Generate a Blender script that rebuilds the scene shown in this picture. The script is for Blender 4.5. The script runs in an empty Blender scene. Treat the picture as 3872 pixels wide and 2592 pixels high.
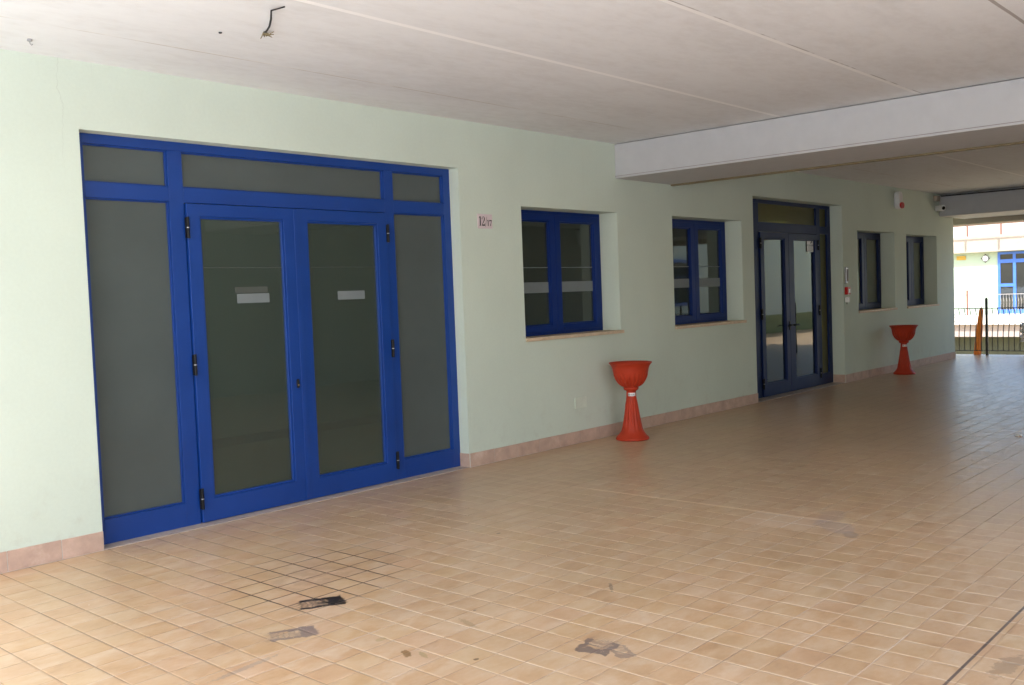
import bpy, bmesh, math, random
from mathutils import Vector, Matrix
random.seed(7)
R = math.radians
scene = bpy.context.scene
COL = scene.collection

# ------------------------------------------------------------------ camera
cam_d = bpy.data.cameras.new('camera')
cam = bpy.data.objects.new('camera', cam_d)
COL.objects.link(cam)
cr = Vector((0.66789409, -0.74329379, -0.03783951))
cu = Vector((0.06166618, 0.00460031, 0.99808623))
cf = Vector((0.74169722, 0.66894931, -0.04890861))
cam.matrix_world = Matrix(((cr.x, cu.x, -cf.x, 0.0), (cr.y, cu.y, -cf.y, -6.338),
                           (cr.z, cu.z, -cf.z, 1.6), (0, 0, 0, 1)))
cam_d.sensor_fit = 'HORIZONTAL'
cam_d.sensor_width = 23.6
cam_d.lens = 3640.6 / 3872 * 23.6
cam_d.clip_start = 0.05
cam_d.clip_end = 2000
scene.camera = cam

# ------------------------------------------------------------------ light
SUN_EL, SUN_AZ = 54.0, 243.0      # azimuth measured clockwise from +Y
world = bpy.data.worlds.new('World')
scene.world = world
world.use_nodes = True
wn = world.node_tree.nodes
wl = world.node_tree.links
bg = wn['Background']
sky = wn.new('ShaderNodeTexSky')
sky.sky_type = 'NISHITA'
sky.sun_disc = False
sky.sun_elevation = R(SUN_EL)
sky.sun_rotation = R(SUN_AZ)
sky.air_density = 1.0
sky.dust_density = 2.8
sky.ozone_density = 1.0
wl.new(sky.outputs[0], bg.inputs[0])
bg.inputs[1].default_value = 0.15
sd = bpy.data.lights.new('sun', 'SUN')
sd.energy = 3.0
sd.angle = R(0.6)
sd.color = (1.0, 0.985, 0.955)
sun = bpy.data.objects.new('sun', sd)
COL.objects.link(sun)
tos = Vector((math.sin(R(SUN_AZ)) * math.cos(R(SUN_EL)), math.cos(R(SUN_AZ)) * math.cos(R(SUN_EL)), math.sin(R(SUN_EL))))
sun.rotation_euler = (-tos).to_track_quat('-Z', 'Y').to_euler()
sun.location = (-10, -15, 20)

scene.view_settings.view_transform = 'Standard'
scene.view_settings.look = 'None'
scene.view_settings.exposure = 2.0
scene.view_settings.gamma = 1.0
scene.render.engine = 'CYCLES'
scene.cycles.max_bounces = 14
scene.cycles.diffuse_bounces = 9
scene.cycles.glossy_bounces = 5
scene.cycles.transparent_max_bounces = 12

# ------------------------------------------------------------------ node helpers
class NT:
    def __init__(s, mat):
        s.t = mat.node_tree; s.n = s.t.nodes; s.l = s.t.links
    def put(s, inp, v):
        if hasattr(v, 'default_value') or isinstance(v, bpy.types.NodeSocket): s.l.new(v, inp)
        else: inp.default_value = v
    def m(s, op, a, b=None, c=None, clamp=False):
        n = s.n.new('ShaderNodeMath'); n.operation = op; n.use_clamp = clamp
        s.put(n.inputs[0], a)
        if b is not None: s.put(n.inputs[1], b)
        if c is not None: s.put(n.inputs[2], c)
        return n.outputs[0]
    def smooth(s, v, a, b, lo=0.0, hi=1.0):
        n = s.n.new('ShaderNodeMapRange'); n.interpolation_type = 'SMOOTHSTEP'
        s.put(n.inputs[0], v); n.inputs[1].default_value = a; n.inputs[2].default_value = b
        n.inputs[3].default_value = lo; n.inputs[4].default_value = hi
        return n.outputs[0]
    def noise(s, vec, scale, detail=4, rough=0.55, dist=0.0, col=False):
        n = s.n.new('ShaderNodeTexNoise'); s.l.new(vec, n.inputs['Vector'])
        n.inputs['Scale'].default_value = scale; n.inputs['Detail'].default_value = detail
        n.inputs['Roughness'].default_value = rough; n.inputs['Distortion'].default_value = dist
        return n.outputs[1 if col else 0]
    def mapping(s, vec, loc=(0, 0, 0), rot=(0, 0, 0), sc=(1, 1, 1)):
        n = s.n.new('ShaderNodeMapping'); s.l.new(vec, n.inputs[0])
        n.inputs[1].default_value = loc; n.inputs[2].default_value = rot; n.inputs[3].default_value = sc
        return n.outputs[0]
    def mix(s, fac, a, b, mode='MIX'):
        n = s.n.new('ShaderNodeMix'); n.data_type = 'RGBA'; n.blend_type = mode
        s.put(n.inputs[0], fac)
        s.put(n.inputs[6], a if not isinstance(a, tuple) else (*a, 1))
        s.put(n.inputs[7], b if not isinstance(b, tuple) else (*b, 1))
        return n.outputs[2]
    def ramp(s, fac, stops):
        n = s.n.new('ShaderNodeValToRGB'); s.l.new(fac, n.inputs[0])
        e = n.color_ramp.elements
        while len(e) < len(stops): e.new(0.5)
        for i, (p, c) in enumerate(stops):
            e[i].position = p; e[i].color = (*c, 1)
        return n.outputs[0]
    def bump(s, h, strength=0.3, dist=0.01, normal=None):
        n = s.n.new('ShaderNodeBump'); n.inputs['Strength'].default_value = strength
        n.inputs['Distance'].default_value = dist; s.l.new(h, n.inputs['Height'])
        if normal is not None: s.l.new(normal, n.inputs['Normal'])
        return n.outputs[0]
    def coord(s):
        return s.n.new('ShaderNodeTexCoord').outputs['Object']
    def world(s):
        return s.n.new('ShaderNodeNewGeometry').outputs['Position']
    def sep(s, v):
        n = s.n.new('ShaderNodeSeparateXYZ'); s.l.new(v, n.inputs[0]); return n.outputs
    def comb(s, x, y, z=0.0):
        n = s.n.new('ShaderNodeCombineXYZ'); s.put(n.inputs[0], x); s.put(n.inputs[1], y); s.put(n.inputs[2], z)
        return n.outputs[0]

def new_mat(name):
    m = bpy.data.materials.new(name); m.use_nodes = True
    return m, NT(m), m.node_tree.nodes['Principled BSDF']

def simple(name, col, rough=0.5, metal=0.0, var=0.08, scale=6.0, bump=0.0, bscale=60.0, spec=0.5, dirt=None):
    m, t, p = new_mat(name)
    v = t.coord()
    n = t.noise(v, scale, 5, 0.6)
    lo = tuple(c * (1 - var) for c in col); hi = tuple(min(1, c * (1 + var)) for c in col)
    c = t.ramp(n, [(0.3, lo), (0.7, hi)])
    if dirt:
        d = t.smooth(t.noise(v, scale * 0.5, 8, 0.7), 0.55, 0.75, 0, dirt[1])
        c = t.mix(d, c, dirt[0])
    t.l.new(c, p.inputs['Base Color'])
    r = t.smooth(n, 0.2, 0.8, max(0.02, rough - 0.06), min(1, rough + 0.06))
    t.l.new(r, p.inputs['Roughness'])
    p.inputs['Metallic'].default_value = metal
    p.inputs['Specular IOR Level'].default_value = spec
    if bump: t.l.new(t.bump(t.noise(v, bscale, 3), bump, 0.002), p.inputs['Normal'])
    return m

# ------------------------------------------------------------------ materials
def mat_wall(name, col):
    m, t, p = new_mat(name)
    w = t.world()
    fine = t.noise(w, 260, 3, 0.6)
    mid = t.noise(w, 45, 4, 0.6)
    big = t.noise(t.mapping(w, sc=(0.5, 1, 0.35)), 2.2, 5, 0.55)
    k = t.m('ADD', t.m('MULTIPLY', fine, 0.35), t.m('ADD', t.m('MULTIPLY', mid, 0.25), t.m('MULTIPLY', big, 0.5)))
    c = t.ramp(k, [(0.38, tuple(x * 0.93 for x in col)), (0.72, tuple(x * 1.05 for x in col))])
    # dusty scuffs low on the plaster
    z = t.sep(w)[2]
    low = t.m('MULTIPLY', t.smooth(z, 0.13, 0.75, 1, 0), t.smooth(t.noise(w, 5, 7, 0.7), 0.5, 0.75))
    c = t.mix(t.m('MULTIPLY', low, 0.34), c, (0.42, 0.40, 0.33))
    # faint runs below the ceiling
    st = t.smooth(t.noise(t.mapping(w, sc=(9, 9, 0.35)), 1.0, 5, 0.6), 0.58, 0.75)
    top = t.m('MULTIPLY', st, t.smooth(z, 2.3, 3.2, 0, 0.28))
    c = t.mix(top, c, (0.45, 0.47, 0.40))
    # hairline crack beside the first door
    sx = t.sep(w)
    cx = t.m('ADD', sx[0], t.m('MULTIPLY', t.m('SUBTRACT', t.noise(w, 7, 4), 0.5), 0.10))
    cr_ = t.m('MULTIPLY', t.smooth(t.m('ABSOLUTE', t.m('SUBTRACT', cx, 2.76)), 0.0, 0.004, 0.16, 0), t.smooth(z, 2.2, 3.1, 0, 1))
    c = t.mix(cr_, c, (0.2, 0.2, 0.17))
    t.l.new(c, p.inputs['Base Color'])
    p.inputs['Roughness'].default_value = 0.85
    p.inputs['Specular IOR Level'].default_value = 0.25
    h = t.m('ADD', t.m('MULTIPLY', fine, 0.6), t.m('MULTIPLY', mid, 0.5))
    t.l.new(t.bump(h, 0.35, 0.003), p.inputs['Normal'])
    return m

def mat_ceiling():
    m, t, p = new_mat('ceiling concrete')
    w = t.world(); s = t.sep(w)
    big = t.noise(t.mapping(w, sc=(0.35, 1, 1)), 2.0, 6, 0.6)
    mid = t.noise(t.mapping(w, sc=(0.5, 1, 1)), 14, 6, 0.65)
    k = t.m('ADD', t.m('MULTIPLY', big, 0.55), t.m('MULTIPLY', mid, 0.45))
    c = t.ramp(k, [(0.30, (0.66, 0.66, 0.66)), (0.52, (0.745, 0.755, 0.765)), (0.74, (0.785, 0.80, 0.81))])
    spots = t.smooth(t.noise(t.mapping(w, sc=(0.6, 1, 1)), 3.4, 8, 0.75), 0.66, 0.78, 0, 0.4)
    c = t.mix(spots, c, (0.30, 0.26, 0.21))
    def line(y, w0, col, amt, wob=0.004, brk=None):
        nonlocal c
        yy = t.m('ADD', s[1], t.m('MULTIPLY', t.m('SUBTRACT', t.noise(w, 3, 4), 0.5), wob))
        d = t.m('ABSOLUTE', t.m('SUBTRACT', yy, y))
        a = t.smooth(d, w0 * 0.75, w0, amt, 0)
        if brk: a = t.m('MULTIPLY', a, t.smooth(t.noise(t.mapping(w, sc=(1, 0.2, 1)), brk, 4), 0.42, 0.56))
        c = t.mix(a, c, col)
    line(-1.985, 0.024, (0.89, 0.89, 0.89), 0.9)
    line(-3.31, 0.020, (0.88, 0.88, 0.87), 0.75)
    line(-3.335, 0.006, (0.2, 0.17, 0.15), 0.6, 0.006, 4)
    line(-4.62, 0.014, (0.32, 0.29, 0.27), 0.8, 0.01)
    line(-0.69, 0.006, (0.33, 0.28, 0.22), 0.55, 0.012, 1.6)
    line(-0.70, 0.005, (0.80, 0.77, 0.72), 0.6, 0.010, 1.1)
    line(-5.93, 0.02, (0.8, 0.79, 0.77), 0.8)
    t.l.new(c, p.inputs['Base Color'])
    p.inputs['Roughness'].default_value = 0.9
    p.inputs['Specular IOR Level'].default_value = 0.2
    t.l.new(t.bump(t.m('ADD', mid, t.noise(w, 120, 3)), 0.22, 0.003), p.inputs['Normal'])
    return m

PX, PY, OX, OY = 0.171, 0.1695, 3.754, -0.0165
def mat_floor():
    m, t, p = new_mat('terracotta floor tiles')
    w = t.world(); s = t.sep(w)
    ux = t.m('DIVIDE', t.m('SUBTRACT', s[0], OX), PX)
    uy = t.m('DIVIDE', t.m('SUBTRACT', s[1], OY), PY)
    ix = t.m('FLOOR', ux); iy = t.m('FLOOR', uy)
    fx = t.m('SUBTRACT', ux, ix); fy = t.m('SUBTRACT', uy, iy)
    ex = t.m('MULTIPLY', t.m('MINIMUM', fx, t.m('SUBTRACT', 1.0, fx)), PX)
    ey = t.m('MULTIPLY', t.m('MINIMUM', fy, t.m('SUBTRACT', 1.0, fy)), PY)
    wn_ = t.n.new('ShaderNodeTexWhiteNoise'); wn_.noise_dimensions = '2D'
    t.l.new(t.comb(ix, iy), wn_.inputs['Vector'])
    rnd = wn_.outputs[0]; rc = t.n.new('ShaderNodeSeparateColor'); t.l.new(wn_.outputs[1], rc.inputs[0])
    # per-tile shifted mottling
    off = t.n.new('ShaderNodeVectorMath'); off.operation = 'MULTIPLY_ADD'
    t.l.new(wn_.outputs[1], off.inputs[0]); off.inputs[1].default_value = (9, 9, 9); t.l.new(w, off.inputs[2])
    pm = t.mapping(off.outputs[0], sc=(0.7, 1.25, 1))
    n1 = t.noise(pm, 7.0, 5, 0.55, 0.25)
    n2 = t.noise(pm, 34, 5, 0.65)
    n3 = t.noise(w, 0.9, 4, 0.5)
    k = t.m('ADD', t.m('MULTIPLY', n1, 0.72), t.m('MULTIPLY', n2, 0.28))
    k = t.m('ADD', k, t.m('MULTIPLY', t.m('SUBTRACT', rnd, 0.5), 0.07))
    c = t.ramp(k, [(0.26, (0.45, 0.265, 0.14)), (0.43, (0.545, 0.345, 0.19)), (0.57, (0.60, 0.42, 0.265)), (0.74, (0.655, 0.505, 0.36))])
    c = t.mix(t.smooth(rc.outputs[1], 0.5, 1.0, 0, 0.22), c, (0.56, 0.40, 0.20))
    c = t.mix(t.smooth(rc.outputs[2], 0.6, 1.0, 0, 0.22), c, (0.58, 0.36, 0.24))
    c = t.mix(t.smooth(n3, 0.42, 0.62, 0.16, 0), c, (0.36, 0.27, 0.17))
    # tiny specks
    sp = t.smooth(t.noise(w, 75, 2, 0.5), 0.73, 0.79, 0, 0.5)
    c = t.mix(sp, c, (0.24, 0.15, 0.08))
    # grout
    gx = t.smooth(ex, 0.0022, 0.0044, 1, 0)      # joints running away from the wall
    gy = t.smooth(ey, 0.0015, 0.0034, 1, 0)      # joints parallel to the wall
    glint_mask = t.smooth(t.m('ADD', t.m('MULTIPLY_ADD', s[1], -0.6, s[0]), t.m('MULTIPLY', t.m('SUBTRACT', t.noise(w, 0.7, 3), 0.5), 1.6)), 4.0, 4.9)  # grazing glint put into the joint colour by position, not wear
    gcx_glint = t.mix(glint_mask, (0.25, 0.19, 0.14), (0.78, 0.64, 0.47))
    brk = t.smooth(t.noise(t.mapping(w, sc=(1, 1, 1)), 1.7, 4, 0.6), 0.35, 0.60, 0.25, 0.95)
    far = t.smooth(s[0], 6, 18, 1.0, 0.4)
    c = t.mix(t.m('MULTIPLY', t.m('MULTIPLY', gx, brk), far), c, gcx_glint)
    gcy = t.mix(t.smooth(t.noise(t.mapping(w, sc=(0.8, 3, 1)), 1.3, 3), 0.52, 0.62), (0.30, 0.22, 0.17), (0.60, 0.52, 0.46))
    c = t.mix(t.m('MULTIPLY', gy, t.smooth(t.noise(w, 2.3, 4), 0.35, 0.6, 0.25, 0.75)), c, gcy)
    anyg = t.m('MAXIMUM', gx, gy)
    # oil-darkened joints in front of the first door
    def blob(cx, cy, rx, ry, rot=0.0, wob=0.5, nsc=9):
        q = t.mapping(w, loc=(0, 0, 0))
        dx = t.m('SUBTRACT', s[0], cx); dy = t.m('SUBTRACT', s[1], cy)
        ca, sa = math.cos(rot), math.sin(rot)
        a = t.m('ADD', t.m('MULTIPLY', dx, ca / rx), t.m('MULTIPLY', dy, sa / rx))
        b = t.m('ADD', t.m('MULTIPLY', dx, -sa / ry), t.m('MULTIPLY', dy, ca / ry))
        r2 = t.m('SQRT', t.m('ADD', t.m('MULTIPLY', a, a), t.m('MULTIPLY', b, b)))
        return t.m('ADD', r2, t.m('MULTIPLY', t.m('SUBTRACT', t.noise(w, nsc, 5, 0.65), 0.5), wob)), a, b
    r2, _, _ = blob(3.35, -1.72, 0.85, 0.62, 0.5, 0.5, 2.5)
    c = t.mix(t.m('MULTIPLY', t.smooth(r2, 0.55, 1.0, 0.95, 0), t.m('MAXIMUM', t.smooth(ex, 0.0035, 0.0065, 1, 0), t.smooth(ey, 0.003, 0.0055, 1, 0))), c, (0.055, 0.03, 0.018))
    r2, _, _ = blob(3.32, -1.72, 0.45, 0.33, 0.3, 1.1, 7)
    c = t.mix(t.m('MULTIPLY', t.smooth(r2, 0.5, 0.62, 0.30, 0), t.smooth(t.noise(w, 10, 3), 0.42, 0.5)), c, (0.34, 0.20, 0.12))
    # tread prints: open ladder patterns with smeared ends
    def tread(cx, cy, rx, ry, rot, col, amt, solid_side=1.0, per=0.028):
        nonlocal c
        dxw = t.m('MULTIPLY', t.m('SUBTRACT', t.noise(w, 17, 5, 0.7), 0.5), 0.085)
        dyw = t.m('MULTIPLY', t.m('SUBTRACT', t.noise(t.mapping(w, loc=(5, 3, 0)), 17, 5, 0.7), 0.5), 0.085)
        dx = t.m('ADD', t.m('SUBTRACT', s[0], cx), dxw); dy = t.m('ADD', t.m('SUBTRACT', s[1], cy), dyw)
        ca, sa = math.cos(rot), math.sin(rot)
        a = t.m('ADD', t.m('MULTIPLY', dx, ca), t.m('MULTIPLY', dy, sa))
        b = t.m('ADD', t.m('MULTIPLY', dx, -sa), t.m('MULTIPLY', dy, ca))
        ina = t.smooth(t.m('ABSOLUTE', a), rx * 0.9, rx, 1, 0); inb = t.smooth(t.m('ABSOLUTE', b), ry * 0.9, ry, 1, 0)
        inside = t.m('MULTIPLY', ina, inb)
        rim = t.m('MAXIMUM', t.smooth(t.m('ABSOLUTE', b), ry * 0.50, ry * 0.58), t.smooth(t.m('MULTIPLY', a, solid_side), rx * 0.15, rx * 0.3))
        bars = t.smooth(t.m('SINE', t.m('MULTIPLY', a, 2 * math.pi / per)), 0.2, 0.5)
        holes = t.smooth(t.noise(w, 60, 3), 0.30, 0.38)
        pat = t.m('MULTIPLY', inside, t.m('MAXIMUM', t.m('MULTIPLY', rim, holes), t.m('MULTIPLY', bars, 0.65)))
        smear = t.m('MULTIPLY', t.m('MULTIPLY', inside, 0.55), t.smooth(t.noise(w, 14, 4), 0.40, 0.58))
        tail = t.m('MULTIPLY', t.m('MULTIPLY', t.smooth(t.m('MULTIPLY', a, -solid_side), rx * 0.6, rx * 1.9, 0.55, 0), inb),
                   t.m('MULTIPLY', t.smooth(t.m('MULTIPLY', a, -solid_side), rx * 0.3, rx * 0.7), t.smooth(t.noise(t.mapping(w, rot=(0, 0, -rot), sc=(1, 9, 1)), 8, 4), 0.45, 0.6)))
        f = t.m('MULTIPLY', t.m('MAXIMUM', t.m('MAXIMUM', pat, smear), tail), amt)
        c = t.mix(f, c, col)
    tread(3.05, -2.145, 0.125, 0.085, -0.5, (0.020, 0.014, 0.010), 0.97)
    tread(3.10, -2.15, 0.055, 0.055, -0.8, (0.012, 0.009, 0.007), 0.95, 1.0, 0.05)
    tread(2.675, -2.425, 0.115, 0.075, -0.5, (0.15, 0.12, 0.125), 0.75)
    tread(3.40, -3.72, 0.085, 0.085, 0.2, (0.12, 0.09, 0.09), 0.80, -1.0, 0.036)
    tread(3.42, -3.84, 0.08, 0.04, 1.0, (0.18, 0.14, 0.13), 0.60, -1.0, 0.036)
    def blotch(cx, cy, rx, ry, rot, col, amt, nsc=30, wob=1.0):
        nonlocal c
        r2, _, _ = blob(cx, cy, rx, ry, rot, wob, nsc)
        c = t.mix(t.smooth(r2, 0.75, 1.0, amt, 0), c, col)
    blotch(2.825, -3.075, 0.055, 0.02, 1.1, (0.23, 0.13, 0.05), 0.85, 55, 1.8)
    blotch(2.86, -3.15, 0.05, 0.015, 1.2, (0.33, 0.24, 0.10), 0.6, 60, 1.8)
    blotch(2.965, -3.38, 0.016, 0.012, 0.0, (0.13, 0.075, 0.03), 0.9, 60, 1.0)
    blotch(2.875, -2.84, 0.035, 0.022, 0.0, (0.42, 0.30, 0.15), 0.7, 30, 0.4)
    blotch(3.28, -3.02, 0.09, 0.02, 1.3, (0.30, 0.20, 0.10), 0.5, 70, 2.0)
    blotch(3.44, -2.91, 0.012, 0.008, 0.0, (0.12, 0.08, 0.05), 0.8)
    blotch(4.68, -1.93, 0.02, 0.014, 0.0, (0.15, 0.09, 0.05), 0.7)
    blotch(4.15, -3.25, 0.09, 0.012, 0.7, (0.17, 0.12, 0.09), 0.6, 40, 1.8)
    blotch(4.23, -5.21, 0.17, 0.05, -0.1, (0.22, 0.15, 0.10), 0.45, 22, 2.2)
    blotch(4.45, -5.30, 0.10, 0.05, 0.3, (0.2, 0.14, 0.09), 0.5, 22, 2.2)
    blotch(2.28, -2.62, 0.20, 0.02, 0.1, (0.25, 0.22, 0.20), 0.45, 60, 2.2)
    blotch(5.9, -3.85, 0.10, 0.05, 0.5, (0.25, 0.2, 0.18), 0.4, 30, 1.4)
    # relaid patch of paler tiles and its cement haze
    inp = t.m('MULTIPLY', t.m('MULTIPLY', t.smooth(s[0], 5.825, 5.835), t.smooth(s[0], 6.18, 6.19, 1, 0)),
              t.m('MULTIPLY', t.smooth(s[1], -3.575, -3.565), t.smooth(s[1], -3.07, -3.06, 1, 0)))
    c = t.mix(t.m('MULTIPLY', inp, 0.40), c, (0.72, 0.53, 0.38))
    c = t.mix(t.m('MULTIPLY', t.m('MULTIPLY', inp, anyg), 0.8), c, (0.72, 0.66, 0.60))
    blotch(6.05, -3.68, 0.26, 0.12, 0.9, (0.42, 0.34, 0.33), 0.38, 9, 1.6)
    blotch(6.30, -3.55, 0.20, 0.10, 0.2, (0.40, 0.28, 0.24), 0.35, 9, 1.6)
    # pale control joint and dark sealant joint
    dl = t.m('ABSOLUTE', t.m('SUBTRACT', s[0], 6.183))
    ly = t.m('MULTIPLY', t.smooth(s[1], -4.4, -3.2, 0.35, 1), t.smooth(s[1], -1.9, -1.2, 1, 0.25))
    c = t.mix(t.m('MULTIPLY', t.smooth(dl, 0.005, 0.008, 1, 0), ly), c, (0.88, 0.70, 0.48))
    dk = t.m('ABSOLUTE', t.m('SUBTRACT', s[1], -5.07))
    dark = t.smooth(dk, 0.005, 0.008, 1, 0)
    c = t.mix(t.m('MULTIPLY', dark, 0.85), c, (0.07, 0.055, 0.06))
    # small white grit
    vor = t.n.new('ShaderNodeTexVoronoi'); vor.inputs['Scale'].default_value = 1.9; t.l.new(w, vor.inputs['Vector'])
    c = t.mix(t.smooth(vor.outputs['Distance'], 0.006, 0.010, 0.7, 0), c, (0.85, 0.82, 0.78))
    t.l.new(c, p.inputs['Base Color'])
    rr = t.m('ADD', t.smooth(n1, 0.3, 0.7, 0.315, 0.40), t.m('MULTIPLY', anyg, 0.3))
    t.l.new(rr, p.inputs['Roughness'])
    p.inputs['Specular IOR Level'].default_value = 0.5
    # tile relief: pillowed edges, small tilt per tile, uneven glaze
    px_ = t.smooth(ex, 0.0, 0.012); py_ = t.smooth(ey, 0.0, 0.010)
    pil = t.m('MINIMUM', px_, py_)
    tilt = t.m('ADD', t.m('MULTIPLY', t.m('SUBTRACT', rc.outputs[0], 0.5), fx), t.m('MULTIPLY', t.m('SUBTRACT', rc.outputs[1], 0.5), fy))
    h = t.m('ADD', t.m('MULTIPLY', pil, 0.55), t.m('ADD', t.m('MULTIPLY', tilt, 0.95), t.m('MULTIPLY', n1, 0.5)))
    h = t.m('ADD', h, t.m('MULTIPLY', n2, 0.10))
    t.l.new(t.bump(h, 0.65, 0.0035), p.inputs['Normal'])
    return m

def mat_glass(name, tint=(0.30, 0.34, 0.31), refl=0.75, rough=0.01, haze=0.0, hazecol=(0.35, 0.38, 0.35)):
    m = bpy.data.materials.new(name); m.use_nodes = True
    t = NT(m); n = t.n; n.remove(n['Principled BSDF']); out = n['Material Output']
    fr = n.new('ShaderNodeFresnel'); fr.inputs[0].default_value = 1.52
    g = n.new('ShaderNodeBsdfGlossy'); g.inputs['Roughness'].default_value = rough
    g.inputs['Color'].default_value = (0.9, 0.95, 0.93, 1)
    t.l.new(t.bump(t.noise(t.coord(), 1.5, 2), 0.06, 0.02), g.inputs['Normal'])
    tr = n.new('ShaderNodeBsdfTransparent'); tr.inputs[0].default_value = (*tint, 1)
    base = tr.outputs[0]
    if haze:
        d = n.new('ShaderNodeBsdfDiffuse'); 
        dust = t.noise(t.coord(), 3.0, 6, 0.6)
        t.l.new(t.ramp(dust, [(0.3, tuple(x * 0.85 for x in hazecol)), (0.7, hazecol)]), d.inputs[0])
        tl = n.new('ShaderNodeBsdfTranslucent'); tl.inputs[0].default_value = (*hazecol, 1)
        a2 = n.new('ShaderNodeMixShader'); a2.inputs[0].default_value = 0.5
        t.l.new(d.outputs[0], a2.inputs[1]); t.l.new(tl.outputs[0], a2.inputs[2])
        ms = n.new('ShaderNodeMixShader'); ms.inputs[0].default_value = haze
        t.l.new(base, ms.inputs[1]); t.l.new(a2.outputs[0], ms.inputs[2]); base = ms.outputs[0]
    mx = n.new('ShaderNodeMixShader')
    t.l.new(t.m('MINIMUM', t.m('MULTIPLY', fr.outputs[0], 1.7 * refl), 1.0), mx.inputs[0])
    t.l.new(base, mx.inputs[1]); t.l.new(g.outputs[0], mx.inputs[2])
    t.l.new(mx.outputs[0], out.inputs[0])
    return m

M = {}
M['wall'] = mat_wall('pale green plaster', (0.595, 0.672, 0.575))
M['opp'] = simple('weathered dark render shutters', (0.34, 0.35, 0.30), 0.8)  # darkened to cut the light bounced onto the facing wall
M['ceiling'] = mat_ceiling()
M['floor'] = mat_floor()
M['beam'] = simple('painted beam', (0.50, 0.505, 0.51), 0.8, var=0.04, bump=0.3, bscale=90, dirt=((0.35, 0.33, 0.30), 0.18))
M['beam_tan'] = simple('raw beam', (0.42, 0.36, 0.28), 0.85, var=0.08, bump=0.3)
M['strip'] = simple('olive edge strip', (0.19, 0.15, 0.075), 0.7, var=0.1)
M['blue'] = simple('blue painted metal', (0.005, 0.044, 0.235), 0.38, spec=0.45, var=0.08, scale=2.2, bump=0.10, bscale=400)
M['blue_ext'] = simple('blue painted frame', (0.04, 0.12, 0.42), 0.4)
M['navy'] = simple('navy painted metal', (0.010, 0.022, 0.085), 0.42, spec=0.15, var=0.05, scale=3)  # frame blue, darkest step, on the glass double door and far windows
M['navy_mid'] = simple('deep blue painted metal', (0.004, 0.024, 0.15), 0.42, spec=0.2, var=0.05, scale=3)  # frame blue, one step darker, on the two nearer windows
M['black'] = simple('black metal', (0.006, 0.006, 0.007), 0.5, spec=0.25)
M['iron'] = simple('black painted iron', (0.012, 0.010, 0.010), 0.5)
M['steel'] = simple('brushed steel', (0.42, 0.42, 0.43), 0.45, metal=1.0)
M['brass'] = simple('brass', (0.55, 0.42, 0.18), 0.3, metal=1.0)
M['sill'] = simple('beige stone sill', (0.60, 0.47, 0.32), 0.55, var=0.15, scale=18, bump=0.1)
M['thresh'] = simple('stone threshold', (0.42, 0.35, 0.30), 0.5, var=0.15, scale=20)
M['skirt'] = simple('pink clay skirting', (0.52, 0.365, 0.285), 0.6, var=0.16, scale=7, bump=0.2, dirt=((0.66, 0.58, 0.52), 0.45))
M['grout'] = simple('pale grout', (0.55, 0.52, 0.47), 0.9)
M['frost'] = mat_glass('frosted dark glass', (0.03, 0.03, 0.03), 0.45, 0.18, 0.9, (0.19, 0.225, 0.215))
M['glass'] = mat_glass('tinted glass', (0.50, 0.56, 0.50), 0.75, 0.012, 0.38, (0.17, 0.21, 0.18))
M['glass_clear'] = mat_glass('clear glass', (0.62, 0.64, 0.52), 0.75, 0.012, 0.02)
M['glass_pale'] = mat_glass('clear glass over pale blind', (0.6, 0.62, 0.5), 0.75, 0.012, 0.6, (0.40, 0.42, 0.32))  # pale haze painted into the panes, standing for the lit hall behind
M['frost_warm'] = mat_glass('frosted olive glass', (0.45, 0.42, 0.22), 0.35, 0.2, 0.55, (0.30, 0.27, 0.12))
M['band'] = simple('frosted white safety strip', (0.17, 0.195, 0.20), 0.5)
M['band_dark'] = simple('grey film edge', (0.07, 0.08, 0.07), 0.5)
M['white'] = simple('white plastic', (0.75, 0.75, 0.74), 0.4, var=0.03)
M['white_paint'] = simple('white paint', (0.78, 0.76, 0.72), 0.7, var=0.05)
M['red'] = simple('red plastic', (0.50, 0.012, 0.012), 0.35)
M['orange'] = simple('terracotta orange plastic', (0.45, 0.040, 0.013), 0.55, spec=0.3, var=0.12, bump=0.12, bscale=300)
M['orange_cloth'] = simple('orange fabric', (0.95, 0.26, 0.04), 0.8, var=0.1)
M['plate'] = simple('glazed ceramic plate', (0.66, 0.56, 0.57), 0.3, var=0.03)
M['plate_green'] = simple('pale green plastic', (0.64, 0.71, 0.60), 0.5)
M['ink'] = simple('black ink', (0.012, 0.012, 0.012), 0.5)
M['inkgrey'] = simple('grey print', (0.16, 0.14, 0.14), 0.6)
M['yellow'] = simple('yellow sign', (0.42, 0.26, 0.03), 0.6)
M['room'] = simple('dim room plaster', (0.50, 0.55, 0.47), 0.9)
M['room_floor'] = simple('dim room floor', (0.40, 0.36, 0.28), 0.35)
M['hall_wall'] = simple('yellow green hall plaster', (0.62, 0.62, 0.34), 0.85, var=0.03)
M['hall_band'] = simple('olive hall dado', (0.27, 0.30, 0.13), 0.7, var=0.04)
M['hall_floor'] = simple('hall floor', (0.58, 0.46, 0.30), 0.35, var=0.06)
M['mat_brown'] = simple('brown entrance carpet', (0.09, 0.055, 0.02), 0.95, bump=0.4, bscale=200)
M['concrete'] = simple('concrete', (0.42, 0.40, 0.36), 0.9, bump=0.3)
M['paving'] = simple('pale paving', (0.53, 0.56, 0.60), 0.85, var=0.08, scale=2)
M['yard'] = simple('ochre yard paving', (0.68, 0.54, 0.33), 0.85, var=0.1, scale=0.5)
M['facade'] = simple('pale green outer render', (0.34, 0.42, 0.32), 0.9, var=0.05, scale=0.8)
M['fascia'] = simple('grey pink fascia', (0.25, 0.215, 0.20), 0.85)
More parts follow.
